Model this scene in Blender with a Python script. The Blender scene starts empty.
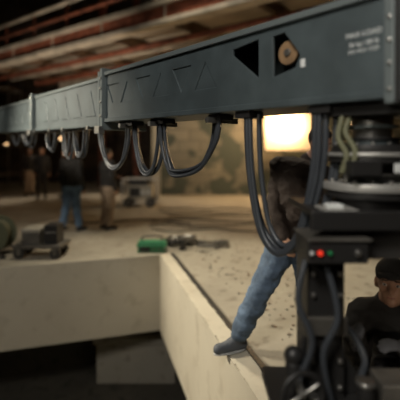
import bpy,bmesh,math,random
from mathutils import Vector,Matrix,noise
random.seed(3)
V=Vector
scene=bpy.context.scene
try: scene.view_settings.view_transform='Standard'
except Exception: pass

# ------------------------------------------------------------------ materials
def mat(name,col,rough=.6,metal=0,var=0,vscale=8,bump=0,bscale=40,emit=None,estr=0,col2=None,spec=None):
    m=bpy.data.materials.new(name);m.use_nodes=True
    nt=m.node_tree;N=nt.nodes;L=nt.links;b=N['Principled BSDF']
    b.inputs['Base Color'].default_value=(*col,1);b.inputs['Roughness'].default_value=rough;b.inputs['Metallic'].default_value=metal
    tc=N.new('ShaderNodeTexCoord')
    if var>0 or col2:
        n=N.new('ShaderNodeTexNoise');n.inputs['Scale'].default_value=vscale;n.inputs['Detail'].default_value=6
        L.new(tc.outputs['Object'],n.inputs['Vector'])
        r=N.new('ShaderNodeValToRGB');r.color_ramp.elements[0].position=.35;r.color_ramp.elements[1].position=.65
        c2=col2 if col2 else tuple(min(1,c*(1+var)) for c in col)
        c1=col if col2 else tuple(c*(1-var) for c in col)
        r.color_ramp.elements[0].color=(*c1,1);r.color_ramp.elements[1].color=(*c2,1)
        L.new(n.outputs['Fac'],r.inputs['Fac']);L.new(r.outputs['Color'],b.inputs['Base Color'])
    if bump>0:
        n2=N.new('ShaderNodeTexNoise');n2.inputs['Scale'].default_value=bscale;n2.inputs['Detail'].default_value=5
        L.new(tc.outputs['Object'],n2.inputs['Vector'])
        bp=N.new('ShaderNodeBump');bp.inputs['Strength'].default_value=bump;bp.inputs['Distance'].default_value=.02
        L.new(n2.outputs['Fac'],bp.inputs['Height']);L.new(bp.outputs['Normal'],b.inputs['Normal'])
    if emit:
        b.inputs['Emission Color'].default_value=(*emit,1);b.inputs['Emission Strength'].default_value=estr
    return m
def concrete(name,a,b_,stain,scale=1.2,st=.56,bs=.35):
    m=bpy.data.materials.new(name);m.use_nodes=True
    nt=m.node_tree;N=nt.nodes;L=nt.links;b=N['Principled BSDF'];b.inputs['Roughness'].default_value=.75
    tc=N.new('ShaderNodeTexCoord')
    n=N.new('ShaderNodeTexNoise');n.inputs['Scale'].default_value=scale;n.inputs['Detail'].default_value=9;n.inputs['Roughness'].default_value=.65
    L.new(tc.outputs['Object'],n.inputs['Vector'])
    r=N.new('ShaderNodeValToRGB');r.color_ramp.elements[0].position=.3;r.color_ramp.elements[1].position=.68
    r.color_ramp.elements[0].color=(*a,1);r.color_ramp.elements[1].color=(*b_,1);L.new(n.outputs['Fac'],r.inputs['Fac'])
    n2=N.new('ShaderNodeTexNoise');n2.inputs['Scale'].default_value=scale*5;n2.inputs['Detail'].default_value=8
    L.new(tc.outputs['Object'],n2.inputs['Vector'])
    r2=N.new('ShaderNodeValToRGB');r2.color_ramp.elements[0].position=st;r2.color_ramp.elements[1].position=st+.14
    L.new(n2.outputs['Fac'],r2.inputs['Fac'])
    mx=N.new('ShaderNodeMixRGB');mx.inputs['Color2'].default_value=(*stain,1)
    L.new(r2.outputs['Color'],mx.inputs['Fac']);L.new(r.outputs['Color'],mx.inputs['Color1'])
    L.new(mx.outputs['Color'],b.inputs['Base Color'])
    bp=N.new('ShaderNodeBump');bp.inputs['Strength'].default_value=bs;bp.inputs['Distance'].default_value=.02
    L.new(n2.outputs['Fac'],bp.inputs['Height']);L.new(bp.outputs['Normal'],b.inputs['Normal'])
    return m
def blockwall(name,c1,c2,mort,patch,th=.56):
    m=bpy.data.materials.new(name);m.use_nodes=True
    nt=m.node_tree;N=nt.nodes;L=nt.links;b=N['Principled BSDF'];b.inputs['Roughness'].default_value=.85
    tc=N.new('ShaderNodeTexCoord');mp=N.new('ShaderNodeMapping');mp.inputs['Rotation'].default_value=(math.pi/2,0,0)
    L.new(tc.outputs['Object'],mp.inputs['Vector'])
    br=N.new('ShaderNodeTexBrick');br.inputs['Scale'].default_value=1;br.inputs['Brick Width'].default_value=.8;br.inputs['Row Height'].default_value=.4
    br.inputs['Mortar Size'].default_value=.02
    br.inputs['Color1'].default_value=(*c1,1);br.inputs['Color2'].default_value=(*c2,1);br.inputs['Mortar'].default_value=(*mort,1)
    L.new(mp.outputs['Vector'],br.inputs['Vector'])
    n=N.new('ShaderNodeTexNoise');n.inputs['Scale'].default_value=.9;n.inputs['Detail'].default_value=3
    L.new(tc.outputs['Object'],n.inputs['Vector'])
    r=N.new('ShaderNodeValToRGB');r.color_ramp.elements[0].position=th-.03;r.color_ramp.elements[1].position=th+.03
    L.new(n.outputs['Fac'],r.inputs['Fac'])
    mx=N.new('ShaderNodeMixRGB');mx.inputs['Color2'].default_value=(*patch,1)
    L.new(r.outputs['Color'],mx.inputs['Fac']);L.new(br.outputs['Color'],mx.inputs['Color1']);L.new(mx.outputs['Color'],b.inputs['Base Color'])
    return m
def lens_mat(name,center,rad):
    "cloth of a soft light: lamp bloom painted as emission fading to the frame"
    m=bpy.data.materials.new(name);m.use_nodes=True
    nt=m.node_tree;N=nt.nodes;L=nt.links;b=N['Principled BSDF']
    tc=N.new('ShaderNodeTexCoord');mp=N.new('ShaderNodeMapping');mp.vector_type='TEXTURE'
    mp.inputs['Location'].default_value=center;mp.inputs['Scale'].default_value=(rad,rad,rad)
    L.new(tc.outputs['Object'],mp.inputs['Vector'])
    g=N.new('ShaderNodeTexGradient');g.gradient_type='SPHERICAL';L.new(mp.outputs['Vector'],g.inputs['Vector'])
    r=N.new('ShaderNodeValToRGB');E=r.color_ramp.elements
    E[0].position=0;E[0].color=(.16,.075,.025,1);E[1].position=.80;E[1].color=(4.5,3.7,2.3,1)
    x=E.new(.25);x.color=(.5,.28,.10,1);x=E.new(.48);x.color=(1.6,1.05,.50,1)
    L.new(g.outputs['Fac'],r.inputs['Fac']);L.new(r.outputs['Color'],b.inputs['Emission Color']);b.inputs['Emission Strength'].default_value=1.9
    b.inputs['Base Color'].default_value=(.5,.4,.3,1);b.inputs['Roughness'].default_value=.9
    return m

M_floor=concrete('floor_concrete',(.27,.24,.185),(.38,.345,.27),(.19,.16,.12),1.2,.56,.3)
M_slab=concrete('slab_concrete',(.49,.44,.34),(.565,.515,.405),(.45,.40,.305),.9,.56,.12)
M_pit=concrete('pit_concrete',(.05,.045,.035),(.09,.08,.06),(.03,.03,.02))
M_block=concrete('block_concrete',(.30,.28,.22),(.36,.33,.27),(.2,.18,.14))
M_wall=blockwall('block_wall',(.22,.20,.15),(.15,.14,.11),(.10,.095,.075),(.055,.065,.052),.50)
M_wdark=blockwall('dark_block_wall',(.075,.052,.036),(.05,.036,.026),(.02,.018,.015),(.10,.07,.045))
M_ceil=mat('ceiling_dark',(.05,.042,.033),.9,var=.4,vscale=2)
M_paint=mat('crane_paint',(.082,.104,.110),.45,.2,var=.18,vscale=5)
M_paintl=mat('light_paint_and_highlight',(.19,.22,.22),.35,.3)  # paler paint of collars and frames; on top lips a painted highlight
M_steel=mat('worn_steel',(.42,.41,.38),.35,.9,var=.2)
M_dsteel=mat('dull_steel',(.16,.15,.13),.5,.6,var=.2)
M_alu=mat('aluminium_disc',(.58,.57,.53),.45,.6)
M_black=mat('black_paint',(.028,.027,.026),.42,.2)
M_dark=mat('dark_interior',(.008,.009,.010),.8)
M_rub=mat('cable_rubber',(.050,.056,.064),.36)
M_white=mat('white_label',(.7,.72,.70),.6)
M_tan=mat('tan_pulley',(.26,.16,.08),.6,var=.3)
M_brown=mat('brown_jacket',(.055,.039,.032),.8,bump=.7,bscale=14)
M_jean=mat('blue_denim',(.095,.140,.205),.85,var=.35,vscale=7,bump=.8,bscale=12)
M_jean2=mat('denim_mid',(.11,.18,.28),.85,var=.3,bump=.4,bscale=16)
M_khaki=mat('khaki_cloth',(.42,.32,.24),.85,var=.2,bump=.4,bscale=16)
M_coat=mat('black_coat',(.024,.022,.021),.8,bump=.4,bscale=16)
M_glove=mat('grey_glove',(.08,.08,.085),.8)
M_skin=mat('skin',(.46,.25,.16),.5)
M_hair=mat('hair_dark',(.02,.013,.009),.6,bump=.5,bscale=90)
M_shoe=mat('shoe_grey',(.085,.095,.11),.6,bump=.2)
M_sole=mat('shoe_sole',(.40,.40,.38),.7)
M_eyew=mat('eye_white',(.7,.68,.64),.3)
M_green=mat('green_plastic',(.04,.24,.11),.45)
M_olive=mat('olive_hose',(.14,.14,.075),.6)
M_oliv2=mat('dark_olive_drum',(.10,.105,.06),.6)
M_rust=mat('rust_red_steel',(.24,.075,.040),.7,var=.4,vscale=5)
M_beige=mat('beige_fascia',(.50,.44,.35),.8,var=.3,vscale=2,bump=.3)
M_wood=mat('joist_timber',(.16,.105,.07),.8,var=.35,vscale=3,bump=.3)
M_under=mat('deck_underside',(.36,.31,.245),.85,var=.3,vscale=1.0)
M_red=mat('red_button',(.6,.02,.01),.4,emit=(1,.05,.02),estr=.7)
M_grn=mat('green_button',(.02,.3,.1),.4)
M_lamp2=mat('distant_bulb',(1,.8,.5),.3,emit=(1,.62,.3),estr=5)
M_lip=mat('lips',(.30,.10,.08),.5)

# ------------------------------------------------------------------ builder
class B:
    def __init__(s,name): s.name=name;s.bm=bmesh.new();s.mats=[]
    def mi(s,m):
        if m not in s.mats: s.mats.append(m)
        return s.mats.index(m)
    def fin(s,verts,m,smooth=False):
        k=s.mi(m);fs=set()
        for v in verts:
            for f in v.link_faces: fs.add(f)
        for f in fs: f.material_index=k;f.smooth=smooth
    def box(s,lo,hi,m,M=None,rot=None):
        lo=V(lo);hi=V(hi);c=(lo+hi)/2;d=hi-lo
        T=Matrix.Translation(c)
        if rot: T=T@rot
        T=T@Matrix.Diagonal((d.x,d.y,d.z,1))
        if M: T=M@T
        s.fin(bmesh.ops.create_cube(s.bm,size=1,matrix=T)['verts'],m)
    def cyl(s,a,b,r,m,r2=None,n=32,smooth=True,M=None):
        a=V(a);b=V(b)
        if M: a=M@a;b=M@b
        d=b-a;q=V((0,0,1)).rotation_difference(d.normalized())
        T=Matrix.Translation((a+b)/2)@q.to_matrix().to_4x4()
        vs=bmesh.ops.create_cone(s.bm,cap_ends=True,segments=n,radius1=r,radius2=r if r2 is None else r2,depth=d.length,matrix=T)['verts']
        s.fin(vs,m,smooth)
        for v in vs:
            for f in v.link_faces:
                if len(f.verts)>4: f.smooth=False
    def ball(s,c,r,m,R=None,seg=20):
        if not hasattr(r,'__len__'): r=(r,r,r)
        T=Matrix.Translation(V(c))
        if R: T=T@R
        T=T@Matrix.Diagonal((*r,1))
        s.fin(bmesh.ops.create_uvsphere(s.bm,u_segments=seg,v_segments=seg//2+2,radius=1,matrix=T)['verts'],m,True)
    def torus(s,c,axis,R,r,m,n=36):
        c=V(c);axis=V(axis).normalized();a=axis.orthogonal().normalized();b=axis.cross(a)
        s.tube([c+a*R*math.cos(t*2*math.pi/n)+b*R*math.sin(t*2*math.pi/n) for t in range(n)],r,m,closed=True,sub=1)
    def tube(s,pts,r,m,closed=False,sub=6,n=10):
        pts=[V(p) for p in pts]
        if sub>1:
            P=[];k=len(pts)
            for i in range(k-1):
                p0=pts[max(i-1,0)];p1=pts[i];p2=pts[i+1];p3=pts[min(i+2,k-1)]
                for j in range(sub):
                    t=j/sub
                    P.append(.5*((2*p1)+(-p0+p2)*t+(2*p0-5*p1+4*p2-p3)*t*t+(-p0+3*p1-3*p2+p3)*t**3))
            P.append(pts[-1])
        else: P=pts
        K=len(P);rings=[];nrm=None
        for i in range(K):
            if closed: t=(P[(i+1)%K]-P[i-1]).normalized()
            else: t=(P[min(i+1,K-1)]-P[max(i-1,0)]).normalized()
            nrm=t.orthogonal().normalized() if nrm is None else (nrm-t*nrm.dot(t)).normalized()
            bn=t.cross(nrm)
            rings.append([s.bm.verts.new(P[i]+(nrm*math.cos(a)+bn*math.sin(a))*r) for a in [2*math.pi*j/n for j in range(n)]])
        mi=s.mi(m)
        for i in range(K if closed else K-1):
            A=rings[i];C=rings[(i+1)%K]
            for j in range(n):
                f=s.bm.faces.new((A[j],A[(j+1)%n],C[(j+1)%n],C[j]));f.material_index=mi;f.smooth=True
        if not closed:
            for rr in (rings[0],rings[-1]):
                f=s.bm.faces.new(rr);f.material_index=mi
    def poly(s,pts,ext,m,M=None):
        ext=V(ext);a=[V(p) for p in pts];b=[p+ext for p in a]
        if M: a=[M@p for p in a];b=[M@p for p in b]
        va=[s.bm.verts.new(p) for p in a];vb=[s.bm.verts.new(p) for p in b];mi=s.mi(m)
        k=len(a);fs=[s.bm.faces.new(va),s.bm.faces.new(vb[::-1])]
        for i in range(k): fs.append(s.bm.faces.new((va[i],vb[i],vb[(i+1)%k],va[(i+1)%k])))
        for f in fs: f.material_index=mi
    def add_mesh(s,me,mats):
        base=[s.mi(m) for m in mats];n0=len(s.bm.faces)
        s.bm.from_mesh(me);s.bm.faces.ensure_lookup_table()
        for f in s.bm.faces[n0:]: f.material_index=base[min(f.material_index,len(base)-1)];f.smooth=True
    def done(s,parent=None,bevel=0,recalc=True):
        if recalc: bmesh.ops.recalc_face_normals(s.bm,faces=s.bm.faces[:])
        me=bpy.data.meshes.new(s.name);s.bm.to_mesh(me);s.bm.free()
        for m in s.mats: me.materials.append(m)
        o=bpy.data.objects.new(s.name,me);scene.collection.objects.link(o)
        if bevel:
            bv=o.modifiers.new('bevel','BEVEL');bv.width=bevel;bv.segments=2;bv.limit_method='ANGLE';bv.angle_limit=math.radians(50)
        if parent: o.parent=parent
        return o
def empty(name):
    e=bpy.data.objects.new(name,None);scene.collection.objects.link(e);e.empty_display_size=.1;return e

# ------------------------------------------------------------------ room
pit=[V((-.63,6.286,0)),V((.42,2.5,0)),V((-5.08,.97,0)),V((-6.37,4.5,0))]
outer=[V((12,21,0)),V((12,-3,0)),V((-14,-3,0)),V((-14,21,0))]
b=B('floor')
def ring(bm,inner,outer,z,mi):
    vi=[bm.verts.new((p.x,p.y,z)) for p in inner];vo=[bm.verts.new((p.x,p.y,z)) for p in outer]
    for i in range(4):
        f=bm.faces.new((vi[i],vi[(i+1)%4],vo[(i+1)%4],vo[i]));f.material_index=mi
    return vi
fm=b.mi(M_floor);sm=b.mi(M_slab)
vt=ring(b.bm,pit,outer,0,fm);vb=ring(b.bm,pit,outer,-1.18,sm)
for i in range(4):
    f=b.bm.faces.new((vt[i],vt[(i+1)%4],vb[(i+1)%4],vb[i]));f.material_index=sm
b.done(recalc=True)
b=B('pit_edge_curb')  # low concrete curb along the pit edge, with a dark strip beside it
e=(pit[1]-pit[0]).normalized();nn=V((e.y*-1,e.x,0))
if nn.x<0: nn=-nn
L0=(pit[1]-pit[0]).length;n=40
for i in range(n):
    a=pit[0]+e*(L0*i/n);c=pit[0]+e*(L0*(i+1)/n);w0=.165+random.uniform(-.008,.008)
    o0=random.choice((0,0,0,.006,.014))
    b.poly([a+nn*o0,c+nn*o0,c+nn*w0,a+nn*w0],(0,0,.008),M_slab)
b.poly([pit[0]+nn*.17,pit[1]+nn*.17,pit[1]+nn*.215,pit[0]+nn*.215],(0,0,.02),M_black)
b.done()
c0=sum(pit,V())/4
far=[p+(p-c0).normalized()*2.6 for p in pit]
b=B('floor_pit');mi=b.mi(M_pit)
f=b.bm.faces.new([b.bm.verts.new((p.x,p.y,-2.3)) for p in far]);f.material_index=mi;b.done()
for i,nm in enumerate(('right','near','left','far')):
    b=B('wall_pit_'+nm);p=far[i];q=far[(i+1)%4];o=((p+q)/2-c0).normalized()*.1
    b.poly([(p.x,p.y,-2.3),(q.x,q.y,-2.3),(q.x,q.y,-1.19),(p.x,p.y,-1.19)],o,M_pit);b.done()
b=B('concrete_block');b.box((-1.75,6.75,-2.3),(-.42,7.2,-1.47),M_block);b.box((-1.8,6.7,-1.62),(-.38,7.25,-1.5),M_block);b.done(bevel=.015)
b=B('wall_back');b.box((-1.6,14.7,0),(12,14.95,9),M_wall);b.box((-1.75,14.55,0),(-1.45,15.1,9),M_block);b.done()
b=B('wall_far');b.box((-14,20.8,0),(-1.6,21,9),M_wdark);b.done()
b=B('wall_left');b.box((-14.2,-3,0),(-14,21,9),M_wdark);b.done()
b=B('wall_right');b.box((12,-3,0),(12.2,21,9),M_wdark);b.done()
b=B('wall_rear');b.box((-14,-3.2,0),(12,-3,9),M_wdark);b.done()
b=B('ceiling');b.box((-14,-3,9),(12,21,9.2),M_ceil);b.done()
A=V((-7.2,12.9,0));Bp=V((5.0,3.75,0));ed=(Bp-A).normalized();en=V((-ed.y,ed.x,0))
if en.y<0: en=-en
root=empty('mezzanine_balcony')
b=B('balcony_deck')
L_=(Bp-A).length
MM=Matrix(((ed.x,en.x,0,A.x),(ed.y,en.y,0,A.y),(0,0,1,0),(0,0,0,1)))
b.box((0,.3,4.42),(L_,3.2,4.5),M_under,MM)
b.box((0,0,4.27),(L_,.10,4.57),M_rust,MM)
b.box((0,-.06,4.57),(L_,.35,4.68),M_beige,MM)
b.box((0,-.08,4.17),(L_,.2,4.27),M_beige,MM)
b.box((0,.25,4.30),(L_,.5,4.42),M_wood,MM)
for i in range(8):
    x=.3+i*1.95
    b.box((x,.3,4.2),(x+.12,3.2,4.42),M_wood,MM)
    b.box((x,-.015,4.27),(x+.05,.01,4.57),M_beige,MM)
b.box((0,3.0,3.95),(L_,3.25,4.5),M_beige,MM)
for d,r,m in ((.75,.07,M_rust),(1.15,.045,M_beige),(2.1,.10,M_rust)): b.cyl((0,d,4.08),(L_,d,4.08),r,m,M=MM,n=14)
b.done(root,bevel=.01)
b=B('balcony_railing')
for z,r,m in ((5.05,.045,M_rust),(5.4,.055,M_beige)): b.cyl((0,.1,z),(L_,.1,z),r,m,M=MM,n=12)
for i in range(11): b.cyl((.2+i*1.5,.1,4.65),(.2+i*1.5,.1,5.4),.03,M_rust,M=MM,n=12)
b.done(root)
for i,(x,y) in enumerate(((-6.9,13.2),(-4.4,18.0),(-2.9,18.2))):
    b=B('steel_column')
    b.box((x-.12,y-.12,0),(x+.12,y-.09,9),M_rust);b.box((x-.12,y+.09,0),(x+.12,y+.12,9),M_rust);b.box((x-.015,y-.09,0),(x+.015,y+.09,9),M_rust);b.box((x-.2,y-.2,0),(x+.2,y+.2,.03),M_rust)
    b.done()
b=B('roof_truss')
for y in (6,10,14):
    b.box((-14,y,7.6),(12,y+.15,7.8),M_wood);b.box((-14,y,8.6),(12,y+.15,8.8),M_wood)
    for k in range(13):
        x=-14+2*k;b.tube([(x,y+.07,7.7),(x+1,y+.07,8.7),(x+2,y+.07,7.7)],.05,M_wood,sub=1,n=6)
b.done()

# ------------------------------------------------------------------ camera crane
P0=V((.67,1.42,1.832));u=V((-.626,.78,.0172));bk=V((.78,.626,0))
BM=Matrix(((u.x,bk.x,0,P0.x),(u.y,bk.y,0,P0.y),(u.z,0,1,P0.z),(0,0,0,1)))
def bp(s,d,z): return BM@V((s,d,z))
crane=empty('telescopic_camera_crane')
H=.40;W=.34
hole1=[(.625,.15),(.625,.335),(.80,.315),(.80,.285)]
hole2=[(.40,.245),(.385,.22),(.41,.17),(.53,.145),(.535,.33),(.47,.335)]
def plate(name,s0,s1,d0,d1,z0,z1,m,holes,shallow):
    bb=B(name);bb.box((s0,d0,z0),(s1,d1,z1),m);o=bb.done()
    cut=B('cut')
    for h in holes: cut.poly([(p[0],d0-.05,p[1]) for p in h],(0,.1+d1-d0,0),m)
    for h in shallow: cut.poly([(p[0],d0-.05,p[1]) for p in h],(0,.05+(d1-d0)*.55,0),m)
    c=cut.done()
    bo=o.modifiers.new('b','BOOLEAN');bo.operation='DIFFERENCE';bo.object=c;bo.solver='EXACT'
    bv=o.modifiers.new('bv','BEVEL');bv.width=.003;bv.segments=2;bv.limit_method='ANGLE'
    dg=bpy.context.evaluated_depsgraph_get();me=bpy.data.meshes.new_from_object(o.evaluated_get(dg))
    me.transform(BM);me.flip_normals()
    o.modifiers.clear();o.data=me;bpy.data.objects.remove(c);o.parent=crane
    return o
sh=[]
for k in range(6):
    s0=.93+k*.225
    if k%2==0: sh.append([(s0,.14),(s0+.19,.14),(s0+.095,.29)])
    else: sh.append([(s0,.29),(s0+.19,.29),(s0+.095,.14)])
plate('beam_side_plate',0,2.30,0,.014,0,H,M_paint,[hole1,hole2],sh)
hb=[[( .30,.12),(.30,.33),(.50,.33),(.50,.12)],[(.62,.1),(.62,.15),(.7,.15),(.7,.1)]]
plate('beam_far_plate',0,2.30,W-.014,W,0,H,M_paint,hb,[])
b=B('beam_outer_section')
b.box((0,.014,0),(2.30,W-.014,.012),M_paint,BM);b.box((0,.014,H-.012),(2.30,W-.014,H),M_paint,BM)
b.box((0,-.018,0),(2.30,.0,.03),M_paint,BM);b.box((0,-.018,H-.03),(2.30,.0,H),M_paintl,BM)  # top lip takes the paler colour as a painted highlight
b.box((.85,.02,.012),(.87,W-.02,H-.012),M_dark,BM)
b.cyl((.475,.03,.25),(.475,.05,.25),.055,M_tan,M=BM);b.cyl((.475,.022,.25),(.475,.055,.25),.018,M_dsteel,M=BM,n=16)
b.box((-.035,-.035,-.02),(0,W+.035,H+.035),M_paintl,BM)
b.box((-.05,-.03,-.02),(-.036,W+.03,H+.03),M_black,BM)
b.box((-1.1,-.02,-.01),(-.05,W+.02,H+.02),M_paint,BM)
for z in (.03,.12,.2,.28,.37): b.cyl((-.02,-.043,z),(-.02,-.03,z),.008,M_steel,M=BM,n=10)
b.done(crane,bevel=.004)
def section(name,s0,s1,h0,h1,i):
    b=B(name)
    b.box((s0,.01*i,h0),(s1,W-.01*i,h1),M_paint,BM)
    b.box((s0,.01*i-.014,h0),(s1,.01*i,h0+.03),M_paint,BM);b.box((s0,.01*i-.014,h1-.03),(s1,.01*i,h1),M_paintl,BM)  # upper lip lighter than the lower: highlight put into the colour
    n=int((s1-s0)/.3)
    for k in range(n):
        a=s0+.12+k*.3;z0=h0+.09;z1=h1-.09
        b.poly([(a,.01*i-.006,z0),(a+.2,.01*i-.006,z0),(a+.1,.01*i-.006,z1)],(0,.008,0),M_paint,BM)
    b.done(crane,bevel=.003)
section('beam_middle_section',2.36,4.15,-.03,.375,1)
section('beam_inner_section',4.25,6.1,-.02,.36,2)
section('beam_tip_section',6.15,8.2,.0,.33,3)
b=B('beam_collars')
for s0,h0,h1 in ((2.27,-.06,.43),(4.15,-.05,.40),(6.08,-.03,.38)):
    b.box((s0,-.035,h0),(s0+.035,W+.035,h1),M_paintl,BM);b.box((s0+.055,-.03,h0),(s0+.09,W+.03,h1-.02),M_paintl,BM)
    b.box((s0+.035,-.02,h0+.01),(s0+.055,W+.02,h1-.02),M_black,BM)
    for z in (.05,.16,.27,.35): b.cyl((s0+.02,-.045,z),(s0+.02,-.03,z),.011,M_steel,M=BM,n=10)
    b.box((s0,-.06,h0-.03),(s0+.09,-.01,h0+.03),M_steel,BM)
b.done(crane,bevel=.003)
b=B('crane_tip_head')
b.box((8.2,.02,-.05),(8.26,W-.02,.4),M_paintl,BM)
b.cyl(bp(8.2,.17,.0),bp(8.2,.17,-.35),.06,M_black);b.box((8.05,.05,-.55),(8.35,.29,-.33),M_black,BM)
b.done(crane,bevel=.004)
b=B('cable_loops')
def loop(s0,s1,zb,n=4,r=.0085,dd=.10,skew=.5,sp=.022):
    for k in range(n):
        j=(k-(n-1)/2)
        o=j*sp;d=dd+random.uniform(-.03,.03);z=zb+random.uniform(-.03,.02)-P0.z+abs(j)*.012
        a=s0+o*.8;c=s1-o*.8;mid=a+(c-a)*skew
        pts=[(a,d,.0),(a+(mid-a)*.08,d,z*.45),(a+(mid-a)*.42,d,z*.86),(mid,d,z),(mid+(c-mid)*.55,d,z*.84),(mid+(c-mid)*.93,d,z*.42),(c,d,0)]
        b.tube([bp(*p) for p in pts],r,M_rub)
    for s in (s0,s1): b.box((s-.05,dd-.05,-.035),(s+.05,dd+.05,-.002),M_black,BM)
loop(.735,.29,1.15,6,.0135,dd=.05,skew=.47,sp=.026)
loop(.985,1.545,1.475,4,.0115,dd=.08,skew=.72)
loop(1.60,1.955,1.44,4,.0115,dd=.08)
loop(2.06,2.56,1.455,4,.0115,dd=.08)
loop(2.85,3.14,1.53,3,.011)
loop(3.22,3.46,1.52,3,.011)
loop(3.72,4.02,1.58,3,.010)
loop(4.5,4.9,1.62,3,.010)
loop(5.1,5.5,1.64,3,.010)
for k,s in enumerate((.98,1.58,2.0,2.6,3.2,3.6,4.1)): b.box((s-.01,-.02,-.05),(s+.02,.2,-.02),M_steel,BM)
b.done(crane)
lab=B('warning_labels')
def text(body,s,z,size,d=-.001):
    cu=bpy.data.curves.new('t','FONT');cu.body=body;cu.size=size;cu.align_x='CENTER';cu.extrude=.0006
    o=bpy.data.objects.new('t',cu);scene.collection.objects.link(o)
    dg=bpy.context.evaluated_depsgraph_get();me=bpy.data.meshes.new_from_object(o.evaluated_get(dg))
    X=-u.normalized();n=V((-.78,-.626,0));p=bp(s,d,z)
    me.transform(Matrix(((X.x,0,n.x,p.x),(X.y,0,n.y,p.y),(X.z,1,0,p.z),(0,0,0,1))))
    lab.add_mesh(me,[M_white]);bpy.data.objects.remove(o)
text('MAX LOAD',.095,.243,.028);text('36 kg / 80 lb',.095,.209,.024);text('DO NOT STEP',.095,.183,.019)
lab.box((.355,-.004,.165),(.378,-.0,.20),M_white,BM)
for f in lab.bm.faces: f.smooth=False
lab.done(crane)
cx,cy=.715,1.66
b=B('crane_turret')
C=lambda z0,z1,r,m,r2=None:b.cyl((cx,cy,z0),(cx,cy,z1),r,m,r2,n=48)
b.box((-.05,.03,-.05),(.32,W-.03,-.01),M_black,BM)
C(1.70,1.80,.075,M_steel,.085);C(1.735,1.75,.10,M_paintl);C(1.69,1.70,.115,M_black);C(1.67,1.69,.10,M_paint)
C(1.64,1.67,.165,M_black);C(1.625,1.64,.185,M_alu);C(1.60,1.625,.175,M_black)
C(1.52,1.60,.11,M_black);C(1.55,1.56,.13,M_steel)
C(1.490,1.52,.20,M_alu);C(1.46,1.49,.19,M_black);C(1.42,1.46,.15,M_black)
for k in range(16):
    a=k*math.pi/8;b.cyl((cx+.165*math.cos(a),cy+.165*math.sin(a),1.52),(cx+.165*math.cos(a),cy+.165*math.sin(a),1.532),.009,M_steel,n=8)
    b.cyl((cx+.15*math.cos(a),cy+.15*math.sin(a),1.67),(cx+.15*math.cos(a),cy+.15*math.sin(a),1.68),.007,M_steel,n=8)
for dx,dy in ((-.13,-.06),(.13,-.06),(-.13,.1),(.13,.1)): b.cyl((cx+dx,cy+dy,1.50),(cx+dx,cy+dy,1.64),.012,M_steel,n=12)
b.box((cx-.16,cy-.20,1.555),(cx-.05,cy-.13,1.61),M_black);b.box((cx+.0,cy-.19,1.565),(cx+.06,cy-.185,1.60),M_white)
b.tube([(cx-.14,cy-.05,1.79),(cx-.165,cy-.07,1.70),(cx-.15,cy-.12,1.63),(cx-.17,cy-.12,1.56)],.012,M_olive)
b.tube([(cx-.11,cy-.06,1.79),(cx-.14,cy-.08,1.72),(cx-.12,cy-.13,1.64),(cx-.15,cy-.13,1.56)],.012,M_olive)
b.tube([(cx+.08,cy-.12,1.82),(cx+.12,cy-.16,1.70),(cx+.16,cy-.14,1.6),(cx+.2,cy-.1,1.5)],.012,M_rub)
b.done(crane,bevel=.003)
b=B('crane_pedestal')
b.box((.43,1.44,1.395),(1.02,1.95,1.42),M_black);b.box((.40,1.43,1.36),(1.03,1.455,1.43),M_black)
b.box((.455,1.45,1.42),(.58,1.60,1.432),M_alu);b.box((.47,1.47,1.432),(.53,1.52,1.45),M_white)
b.box((.50,1.50,1.24),(.95,1.85,1.36),M_black)
b.box((.385,1.42,1.245),(.60,1.62,1.325),M_black);b.box((.38,1.41,1.325),(.61,1.63,1.335),M_dsteel)
b.cyl((.425,1.405,1.285),(.425,1.42,1.285),.009,M_red,n=16);b.cyl((.395,1.405,1.285),(.395,1.42,1.285),.007,M_white,n=16);b.cyl((.46,1.405,1.285),(.46,1.42,1.285),.007,M_grn,n=16)
b.cyl((.56,1.405,1.285),(.56,1.42,1.285),.012,M_steel,n=16)
b.box((.41,1.52,.65),(.55,1.70,1.25),M_black);b.box((.405,1.50,.95),(.555,1.52,1.02),M_dsteel)
for z in (.75,.85,1.1,1.18): 
    for x in (.43,.53): b.cyl((x,1.505,z),(x,1.52,z),.01,M_steel,n=10)
b.tube([(.40,1.5,1.25),(.36,1.47,1.1),(.41,1.46,.95),(.37,1.48,.8),(.39,1.5,.7)],.012,M_rub)
b.tube([(.46,1.48,1.25),(.50,1.45,1.05),(.45,1.46,.9),(.49,1.47,.7)],.012,M_rub)
b.tube([(.53,1.60,1.0),(.62,1.62,.9),(.66,1.6,.8),(.62,1.6,.7)],.014,M_rub)
b.poly([(.41,1.56,.70),(.31,1.56,.70),(.41,1.56,.92)],(0,.03,0),M_black);b.poly([(.55,1.56,.70),(.66,1.56,.70),(.55,1.56,.88)],(0,.03,0),M_black)
b.box((.30,1.42,.42),(1.35,1.74,.68),M_black);b.box((.27,1.40,.66),(.80,1.76,.70),M_black)
b.box((.34,1.46,.16),(1.3,1.72,.42),M_black)
b.torus((.36,1.40,.79),(.2,-1,.1),.075,.011,M_black);b.cyl((.36,1.40,.79),(.37,1.5,.79),.016,M_steel)
b.cyl((.36,1.40,.79),(.42,1.405,.83),.008,M_steel,n=8);b.cyl((.36,1.40,.79),(.30,1.39,.76),.008,M_steel,n=8)
b.cyl((.35,1.5,.70),(.35,1.5,.86),.03,M_black);b.ball((.35,1.5,.88),.035,M_black)
b.cyl((.42,1.45,.70),(.42,1.45,.76),.022,M_steel);b.cyl((.60,1.45,.70),(.60,1.45,.80),.03,M_black);b.cyl((.60,1.45,.80),(.60,1.45,.815),.036,M_steel)
b.box((.66,1.44,.70),(.78,1.56,.80),M_dsteel)
for x in (.45,1.2):
    for y in (1.36,1.80):
        b.cyl((x,y-.05,.17),(x,y+.05,.17),.17,M_black);b.cyl((x,y-.06,.17),(x,y+.06,.17),.07,M_steel)
b.done(crane,bevel=.005)

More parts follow.
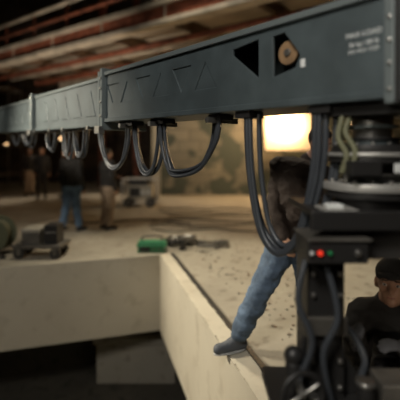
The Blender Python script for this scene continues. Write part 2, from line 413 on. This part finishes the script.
# ------------------------------------------------------------------ people
def rotz(p,a): c,s=math.cos(a),math.sin(a);return V((p.x*c-p.y*s,p.x*s+p.y*c,p.z))
BASE=dict(pelvis=(0,0,.96),waist=(0,0,1.08),chest=(0,0,1.30),neck=(0,.015,1.47),head=(0,-.01,1.63),
 shL=(.175,0,1.41),shR=(-.175,0,1.41),elL=(.235,.03,1.13),elR=(-.235,.03,1.13),wrL=(.24,-.06,.89),wrR=(-.24,-.06,.89),
 hipL=(.09,0,.93),hipR=(-.09,0,.93),knL=(.10,-.02,.5),knR=(-.10,-.02,.5),anL=(.11,.03,.085),anR=(-.11,.03,.085))
def human(name,J,face,toes,top,legs,shoe,hairm,scale=1,voxel=.012,cap=None,hem=.02,gloves=None,bulk=1.0,fold=.0):
    J={k:V(v) for k,v in J.items()};f=V(face).normalized();k=scale;g=bulk
    bb=B('tmp');segs=[]
    lat=(J['shL']-J['shR']).normalized()
    def ell(c,r,ax,up):
        ax=ax.normalized();up=(up-ax*up.dot(ax)).normalized();fr=ax.cross(up)
        R=Matrix(((ax.x,fr.x,up.x,0),(ax.y,fr.y,up.y,0),(ax.z,fr.z,up.z,0),(0,0,0,1)))
        bb.ball(c,[q*k for q in r],M_skin,R,16)
    def cap_(a,c,r0,r1,tag):
        a=V(a);c=V(c)
        bb.cyl(a,c,r0*k,M_skin,r1*k,n=16)
        bb.ball(a,r0*k,M_skin,seg=14);bb.ball(c,r1*k,M_skin,seg=14)
        segs.append((a,c,r0*k,r1*k,tag))
    up=(J['neck']-J['pelvis']).normalized()
    plat=(J['hipL']-J['hipR']).normalized()
    ell(J['pelvis'],(.165*g,.115*g,.13),plat,up);ell(J['waist'],(.155*g,.115*g,.15),(plat+lat),up)
    ell(J['chest'],(.175*g,.125*g,.19),lat,up);ell((J['chest']+J['waist'])/2,(.165*g,.12*g,.16),lat,up)
    ell(J['pelvis'],(.172*g,.125*g,.10),plat,up)
    cap_(J['shL'],J['shR'],.068*g,.068*g,'top')
    cap_(J['neck']-up*.05,J['neck']+up*.01,.085,.062,'top')
    segs.append((J['pelvis'],J['chest'],.15*k,.15*k,'top'))
    cap_(J['neck'],J['head']-V((0,0,.03)),.055,.05,'skin')
    for s in 'LR':
        cap_(J['sh'+s],J['el'+s],.064*g,.052*g,'top');cap_(J['el'+s],J['wr'+s],.053*g,.042*g,'top')
        cap_(J['hip'+s],J['kn'+s],.098*g,.070*g,'legs')
        hemp=J['kn'+s]*.13+(J['an'+s]+V((0,0,.02)))*.87
        cap_(J['kn'+s],hemp,.068*g,.060*g,'legs')
        mid=J['kn'+s]*.7+J['an'+s]*.3;cap_(J['kn'+s],mid,.067*g,.070*g,'legs')
        t=V(toes[s]).normalized();an=J['an'+s]
        cap_(an-t*.045-V((0,0,.035))*k,an+t*.10-V((0,0,.038))*k,.046,.046,'shoe')
        cap_(an+t*.05-V((0,0,.038))*k,an+t*.17*k-V((0,0,.042))*k,.048,.042,'shoe')
        cap_(an,an+t*.06-V((0,0,.02)),.050,.045,'shoe')
        w=J['wr'+s];ad=(w-J['el'+s]).normalized()
        side=(f-ad*f.dot(ad)).normalized()
        pal=ad.cross(side).normalized()
        inn=pal if pal.dot(J['pelvis']-w)>0 else -pal
        pc=w+ad*.055*k
        R=Matrix(((side.x,inn.x,ad.x,0),(side.y,inn.y,ad.y,0),(side.z,inn.z,ad.z,0),(0,0,0,1)))
        bb.ball(pc,[.042*k,.018*k,.055*k],M_skin,R,14);segs.append((w+ad*.02,pc+ad*.03,.03*k,.03*k,'hand'))
        for i,(o,ln) in enumerate(((.030,.072),(.010,.08),(-.010,.075),(-.029,.058))):
            a=pc+side*o*k+ad*.04*k;m1=a+(ad*.9+inn*.35).normalized()*ln*.5*k;m2=m1+(ad*.55+inn*.8).normalized()*ln*.5*k
            cap_(a,m1,.0095,.009,'hand');cap_(m1,m2,.009,.0078,'hand')
        a=pc+side*.03*k-ad*.02*k;m1=a+(side*.8+ad*.6+inn*.2).normalized()*.04*k;m2=m1+(side*.25+ad*.9+inn*.35).normalized()*.033*k
        cap_(a,m1,.0125,.0105,'hand');cap_(m1,m2,.0105,.009,'hand')
    hd=J['head'];r=f.cross(V((0,0,1))).normalized();hu=r.cross(f).normalized()
    RH=Matrix(((r.x,f.x,hu.x,0),(r.y,f.y,hu.y,0),(r.z,f.z,hu.z,0),(0,0,0,1)))
    def hp(x,y,z): return hd+r*x*k+f*y*k+hu*z*k
    bb.ball(hp(0,-.012,.02),[.076*k,.094*k,.098*k],M_skin,RH);bb.ball(hp(0,.022,-.045),[.056*k,.062*k,.068*k],M_skin,RH)
    bb.ball(hp(0,.065,-.085),[.026*k,.022*k,.022*k],M_skin,RH)
    segs.append((hp(0,-.01,.03),hp(0,.02,-.05),.09*k,.07*k,'skin'))
    for q in (-1,1):
        bb.ball(hp(q*.077,-.005,-.005),[.011*k,.02*k,.033*k],M_skin,RH,12);bb.ball(hp(q*.028,.074,.022),[.022*k,.012*k,.008*k],M_skin,RH,12)
        bb.ball(hp(q*.04,.062,-.025),[.02*k,.018*k,.018*k],M_skin,RH,12)
    cap_(hp(0,.08,.008),hp(0,.104,-.028),.009,.014,'skin')
    bb.ball(hp(0,.078,-.058),[.024*k,.010*k,.008*k],M_skin,RH,12)
    o=bb.done(recalc=False)
    rm=o.modifiers.new('r','REMESH');rm.mode='VOXEL';rm.voxel_size=voxel
    smm=o.modifiers.new('s','SMOOTH');smm.factor=.5;smm.iterations=3 if voxel>.009 else 4
    dg=bpy.context.evaluated_depsgraph_get();me=bpy.data.meshes.new_from_object(o.evaluated_get(dg));bpy.data.objects.remove(o)
    tags=['top','legs','shoe','skin','hand'];mats=[top,legs,shoe,M_skin,gloves or M_skin]
    me.materials.clear()
    for m in mats: me.materials.append(m)
    S=[]
    for a,c,r0,r1,t in segs: d=c-a;S.append((a,d,d.length_squared or 1e-9,r0,r1,tags.index(t)))
    hz=J['pelvis']-up*hem
    cloth=set()
    for p in me.polygons:
        c=p.center;best=9;bi=0
        for a,d,l2,r0,r1,t in S:
            w=(c-a).dot(d)/l2;w=0 if w<0 else 1 if w>1 else w
            q=(c-a-d*w).length-(r0+(r1-r0)*w)
            if q<best: best=q;bi=t
        if bi in(0,1) :
            if (c-hz).dot(up)<0 and bi==0 and (c-J['pelvis']).length<.26*k: bi=1
            elif bi==1 and (c-hz).dot(up)>0 and (c-J['pelvis']).length<.26*k: bi=0
            cloth.update(p.vertices)
        p.material_index=bi
    if fold>0:
        nr=[v.normal.copy() for v in me.vertices]
        for i in cloth:
            v=me.vertices[i];q=v.co
            h=noise.noise(V((q.x*7,q.y*7,q.z*13)))+.5*(1-2*abs(noise.noise(V((q.x*12+q.z*9,q.y*12,q.z*18+4)))))
            v.co=q+nr[i]*h*fold
    fb=B(name);fb.add_mesh(me,mats)
    for q in (-1,1):
        fb.ball(hp(q*.029,.071,.004),[.013*k,.011*k,.008*k],M_eyew,RH,12);fb.ball(hp(q*.029,.0805,.004),.0052*k,M_hair,seg=10)
        fb.ball(hp(q*.029,.081,.026),[.018*k,.006*k,.0035*k],M_hair,RH,10)
    fb.ball(hp(0,.083,-.057),[.022*k,.005*k,.004*k],M_lip,RH,10)
    if cap:
        fb.ball(hp(0,-.014,.052),[.083*k,.102*k,.075*k],cap,RH,28)
        fb.ball(hp(0,.085,.058),[.060*k,.052*k,.007*k],cap,RH,20)
        fb.ball(hp(0,-.036,.01),[.080*k,.084*k,.07*k],hairm,RH,20)
    else:
        fb.ball(hp(0,-.026,.040),[.084*k,.096*k,.092*k],hairm,RH,24)
        fb.ball(hp(0,.03,.086),[.06*k,.05*k,.03*k],hairm,RH,16)
    for s in 'LR':
        t=V(toes[s]).normalized();sd=V((-t.y,t.x,0));an=J['an'+s];z=an.z-.085*k+.010
        T=Matrix(((sd.x,t.x,0,0),(sd.y,t.y,0,0),(0,0,1,0),(0,0,0,1)))
        fb.ball(V((an.x,an.y,z))+t*.063,[.053*k,.153*k,.016],M_sole,T,16)
    return fb.done(recalc=False)
def standing(name,x,y,yaw,top,legs,scale=1,mod={},**kw):
    J=dict(BASE);J.update(mod)
    J={k:rotz(V(v)*scale,yaw)+V((x,y,0)) for k,v in J.items()}
    f=rotz(V((0,-1,0)),yaw)
    return human(name,J,f,{'L':rotz(V((.15,-1,0)),yaw),'R':rotz(V((-.15,-1,0)),yaw)},top,legs,M_coat,M_hair,scale=scale,voxel=.014,**kw)
standing('standing_man',-2.60,8.10,math.radians(160),M_coat,M_jean2,.99,dict(anL=(.17,.08,.085),knL=(.14,-.02,.5),anR=(-.15,-.06,.085)),bulk=1.22,fold=.01)
standing('standing_woman',-1.93,8.35,math.radians(130),M_coat,M_khaki,.96,dict(wrL=(.1,-.25,1.12),elL=(.24,-.03,1.14)),bulk=1.3,fold=.01)
standing('background_crew_member',-5.3,13.4,.3,M_coat,M_coat,1)
standing('background_crew_member',-4.7,13.9,-.5,M_brown,M_coat,.95)
standing('background_crew_member',-6.1,14.3,.9,M_coat,M_khaki,.98)

J=dict(pelvis=(.77,3.22,.98),waist=(.78,3.22,1.10),chest=(.80,3.24,1.36),neck=(.87,3.22,1.56),head=(.96,3.18,1.70),
 shL=(.93,3.10,1.47),shR=(.665,3.32,1.51),elL=(.97,3.02,1.2),elR=(.61,3.24,1.21),wrL=(.90,2.92,.98),wrR=(.645,3.08,.98),
 hipL=(.84,3.19,.93),hipR=(.70,3.24,.93),knL=(.86,3.10,.5),knR=(.475,3.15,.54),anL=(.88,3.22,.087),anR=(.305,3.27,.098))
human('man_in_brown_jacket',J,(.35,-.9,-.3),{'L':(-.5,-.85,0),'R':(-.92,-.4,0)},M_brown,M_jean,M_shoe,M_hair,scale=1.02,voxel=.0085,hem=.06,bulk=1.25,fold=.014)
J=dict(pelvis=(1.16,2.34,.42),waist=(1.12,2.29,.53),chest=(1.05,2.19,.69),neck=(1.01,2.13,.84),head=(.99,2.06,.965),
 shL=(1.20,2.15,.78),shR=(.86,2.13,.78),elL=(1.17,1.98,.60),elR=(.79,2.0,.60),wrL=(.98,1.90,.70),wrR=(.72,1.86,.76),
 hipL=(1.25,2.32,.40),hipR=(1.07,2.32,.40),knL=(1.28,1.97,.54),knR=(.93,1.97,.52),anL=(1.27,2.14,.087),anR=(.96,2.17,.087))
human('crouching_camera_operator',J,(-.5,-.9,.08),{'L':(-.1,-1,0),'R':(-.2,-1,0)},M_coat,M_coat,M_coat,M_hair,voxel=.0085,cap=M_coat,hem=.05,bulk=1.12,gloves=M_glove,fold=.012)

# ------------------------------------------------------------------ small things
b=B('green_power_box')
b.box((-1.0,6.42,.0),(-.56,6.62,.17),M_green);b.box((-1.02,6.40,.10),(-.54,6.64,.13),M_green);b.box((-.97,6.405,.02),(-.80,6.42,.09),M_black)
for x in (-.74,-.66,-.59): b.cyl((x,6.40,.055),(x,6.42,.055),.02,M_dsteel,n=16)
b.tube([(-.93,6.52,.17),(-.93,6.52,.24),(-.63,6.52,.24),(-.63,6.52,.17)],.012,M_black,sub=3)
b.done(bevel=.012)
b=B('power_drill')
b.cyl((-.30,6.62,.20),(-.13,6.60,.22),.035,M_steel);b.cyl((-.13,6.60,.22),(-.05,6.59,.228),.018,M_black,.012);b.cyl((-.27,6.62,.19),(-.29,6.60,.05),.024,M_black);b.box((-.34,6.56,0),(-.23,6.66,.055),M_black)
b.done(bevel=.004)
b=B('coiled_cable')
pts=[]
for i in range(110):
    a=i*.42;r=.17+.05*math.sin(i*.9);pts.append((-.40+r*math.cos(a)*1.3,6.98+r*math.sin(a)*.9,.015+.0009*i))
b.tube(pts,.013,M_black,sub=2,n=6)
pts=[]
for i in range(60):
    a=i*.37;r=.12+.05*math.sin(i*1.3);pts.append((-.30+r*math.cos(a)*1.6,6.95+r*math.sin(a),.02+.0022*i))
b.tube(pts,.011,M_steel,sub=2,n=6);b.done()
b=B('hand_trowel')
b.box((-.02,6.45,.006),(.16,6.53,.012),M_steel);b.tube([(.16,6.49,.01),(.20,6.49,.04),(.24,6.5,.05)],.006,M_steel);b.cyl((.23,6.50,.05),(.34,6.52,.055),.016,M_black);b.done()
b=B('floor_cables')
for k in range(6):
    y=8.2+k*.55;x=-1.2+random.random()*.5;pts=[]
    for i in range(8): pts.append((x+i*.45,y+random.uniform(-.25,.25),.015+.002*k))
    b.tube(pts,.012,M_black,n=6)
for q in range(4):
    b.tube([(-.5+.1*q,6.85+.1*q,.015),(-.2,7.25-.1*q,.02),(.25+.05*q,7.05+.05*q,.02),(.5,6.75+.12*q,.015),(.2,6.72+.05*q,.025),(-.05,6.82+.04*q,.02)],.011,M_black if q%2 else M_dsteel,n=6)
b.tube([(-3.2,9.2,.015),(-2.5,9.0,.015),(-1.2,9.4,.015),(-.2,8.9,.015)],.014,M_black,n=6)
b.done()
b=B('floor_debris')
for i in range(260):
    y=random.uniform(2.7,7.5);x=.62-(y-2.5)*.277+.35+abs(random.gauss(0,.55));s=random.uniform(.006,.022)
    b.box((x,y,0),(x+s*random.uniform(1,2.2),y+s*1.4,s*.6),random.choice((M_dsteel,M_block,M_wood)),rot=Matrix.Rotation(random.random()*3,4,'Z'))
b.done()
b=B('portable_generator')
x0,x1,y0,y1=-2.25,-1.25,11.6,12.2
b.box((x0+.15,y0+.08,.22),(x1-.15,y1-.08,.62),M_block);b.box((x0+.2,y0+.06,.3),(x1-.5,y0+.08,.55),M_black);b.box((x0+.2,y0+.1,.62),(x1-.3,y1-.1,.75),M_black)
for y in (y0,y1):
    b.tube([(x0,y,.15),(x0,y,.72),(x0+.08,y,.8),(x1-.08,y,.8),(x1,y,.72),(x1,y,.15),(x1-.05,y,.12),(x0+.05,y,.12),(x0,y,.15)],.022,M_alu,sub=4)
for x in (x0+.05,x1-.05): b.cyl((x,y0,.8),(x,y1,.8),.02,M_alu,n=10);b.cyl((x,y0,.14),(x,y1,.14),.02,M_alu,n=10)
for x in (x0+.18,x1-.18):
    for y in (y0-.05,y1+.05): b.cyl((x,y-.04,.14),(x,y+.04,.14),.14,M_black);b.cyl((x,y-.05,.14),(x,y+.05,.14),.05,M_dsteel)
for x in (x1-.42,x1-.26): b.cyl((x,y0+.05,.42),(x,y0+.08,.42),.06,M_alu)
b.done(bevel=.01)
b=B('equipment_dolly')
b.box((-2.83,6.02,.16),(-2.10,6.50,.21),M_dsteel)
for x in (-2.75,-2.2):
    for y in (6.08,6.44): b.cyl((x,y-.03,.08),(x,y+.03,.08),.08,M_black);b.cyl((x,y-.035,.08),(x,y+.035,.08),.035,M_dsteel);b.box((x-.03,y-.045,.08),(x+.03,y+.045,.17),M_dsteel)
b.box((-2.70,6.06,.21),(-2.44,6.42,.44),M_dsteel);b.box((-2.71,6.05,.40),(-2.43,6.43,.45),M_block);b.box((-2.38,6.1,.21),(-2.18,6.4,.5),M_black);b.box((-2.36,6.09,.38),(-2.20,6.1,.4),M_steel)
b.done(bevel=.008)
b=B('hose_reel')
c=V((-3.20,6.25,.34))
b.cyl(c-V((0,.13,0)),c+V((0,.13,0)),.18,M_oliv2)
for y in (-.15,.15): b.cyl(c+V((0,y-.012,0)),c+V((0,y+.012,0)),.27,M_oliv2);b.cyl(c+V((0,y-.02,0)),c+V((0,y+.02,0)),.06,M_alu)
for q in range(5): b.torus(c+V((0,-.10+.05*q,0)),(0,1,0),.19,.024,M_olive)
for y in (-.19,.19): b.tube([c+V((-.24,y,-.32)),c+V((0,y,.0)),c+V((.24,y,-.32))],.018,M_black,sub=1);b.cyl(c+V((-.26,y,-.325)),c+V((.26,y,-.325)),.014,M_black,n=8)
b.cyl(c+V((0,-.2,0)),c+V((0,.2,0)),.015,M_black)
b.done()
root=empty('film_softbox_lamp')
b=B('softbox_head')
lx,ly,lz=2.98,13.5,2.50
M_lamp=lens_mat('cloth_with_lamp_bloom',(lx,ly,lz),.98)
b.box((lx-.78,ly-.01,lz-.85),(lx+.78,ly+.01,lz+.85),M_lamp)
for sx in (-1,1):
    b.cyl((lx+sx*.79,ly,lz-.85),(lx+sx*.79,ly,lz+.85),.012,M_dsteel,n=8);b.cyl((lx-.79,ly,lz+sx*.86),(lx+.79,ly,lz+sx*.86),.012,M_dsteel,n=8)
    for sz in (-1,1): b.cyl((lx+sx*.78,ly+.02,lz+sz*.85),(lx+sx*.14,ly+.5,lz+sz*.14),.012,M_black,n=8)
b.box((lx-.16,ly+.48,lz-.16),(lx+.16,ly+.75,lz+.16),M_black)
b.done(root)
b=B('lamp_stand')
b.cyl((lx,ly+.6,lz-.16),(lx,ly+.6,.3),.025,M_black,n=12)
for a in (0,2.1,4.2): b.cyl((lx,ly+.6,.55),(lx+.5*math.cos(a),ly+.6+.5*math.sin(a),.02),.016,M_steel,n=10)
b.done(root)
b=B('string_of_work_bulbs')
for x,y,z in ((-8.6,19,2.5),(-7.4,19,3.2),(-6.6,19,2.2),(-5.6,19,2.9),(-9.2,19,1.9)):
    b.ball((x,y,z),.06,M_lamp2);b.cyl((x,y,z+.05),(x,y,9),.008,M_black,n=6)
b.done()
b=B('scaffold_tower')
for x in (-9.2,-7.9):
    for y in (16.5,17.7): b.cyl((x,y,0),(x,y,5.5),.03,M_steel,n=10)
for z in (.6,1.8,3.0,4.2,5.4):
    for y in (16.5,17.7): b.cyl((-9.2,y,z),(-7.9,y,z),.025,M_steel,n=8)
    b.box((-9.2,16.5,z+.03),(-7.9,17.7,z+.07),M_wood)
b.done()

# ------------------------------------------------------------------ lights
def spot(name,loc,target,power,col,angle,size,blend=.6):
    l=bpy.data.lights.new(name,'SPOT');l.energy=power;l.color=col;l.spot_size=math.radians(angle);l.spot_blend=blend;l.shadow_soft_size=size
    o=bpy.data.objects.new(name,l);scene.collection.objects.link(o);o.location=loc;o.rotation_euler=(V(target)-V(loc)).to_track_quat('-Z','Y').to_euler();return o
def point(name,loc,power,col,size=.2):
    l=bpy.data.lights.new(name,'POINT');l.energy=power;l.color=col;l.shadow_soft_size=size
    o=bpy.data.objects.new(name,l);scene.collection.objects.link(o);o.location=loc;return o
spot('key_spot_light',(-6.2,4.0,3.4),(.6,4.6,0),2300,(1,.90,.72),42,.3,.9)
spot('overhead_spot_light',(-1.0,7.5,7.5),(.2,5.6,0),1700,(1,.89,.69),58,.5,.9)
spot('front_fill_spot',(-1.5,-1.5,5.0),(-.6,3.2,1.6),640,(1,.95,.88),75,.6)  # unseen fill added in front to lift the beam and equipment
spot('turret_fill_spot',(-1.2,-.6,2.5),(.65,1.6,1.55),45,(1,.93,.80),38,.2)  # added light without a fixture, brightens turret and pedestal
spot('operator_fill_spot',(.95,.1,1.02),(.98,2.0,.95),16,(1,.86,.68),34,.1)  # small warm fill put in to bring out the operator's face
spot('crew_fill_spot',(-5.5,4.5,5.0),(-2.3,8.3,.9),520,(1,.88,.70),40,.3)  # added fill on the two standing figures, no visible source
spot('wall_fill_spot',(2.0,11.0,4.0),(1.6,14.7,2.0),240,(1,.83,.58),110,.3)  # extra spot added to widen the lamp's warm spill on the wall
point('lamp_glow_light',(lx,ly+.55,lz+.5),170,(1,.60,.28),.15)
point('lamp_front_light',(lx-.5,12.9,2.5),260,(1,.66,.34),.3)
spot('balcony_fill_spot',(-4.5,8.0,.8),(-3.2,12.0,4.5),460,(1,.85,.68),95,.3)  # fill from below, added to brighten the deck underside
spot('back_floor_fill_spot',(-5.5,16,6),(-3.5,10.5,0),900,(1,.82,.62),75,.3)  # added for the rear floor, which the key barely reaches
w=bpy.data.worlds.new('world');scene.world=w;w.use_nodes=True
w.node_tree.nodes['Background'].inputs['Color'].default_value=(1,.85,.67,1);w.node_tree.nodes['Background'].inputs['Strength'].default_value=.15

# ------------------------------------------------------------------ camera
cam=bpy.data.cameras.new('camera');co=bpy.data.objects.new('camera',cam);scene.collection.objects.link(co)
co.location=(0,0,1.65);co.rotation_euler=(math.pi/2,0,0);cam.sensor_width=36;cam.lens=36;cam.shift_y=-.125
cam.dof.use_dof=True;cam.dof.focus_distance=2.5;cam.dof.aperture_fstop=.85;cam.clip_start=.05
scene.camera=co
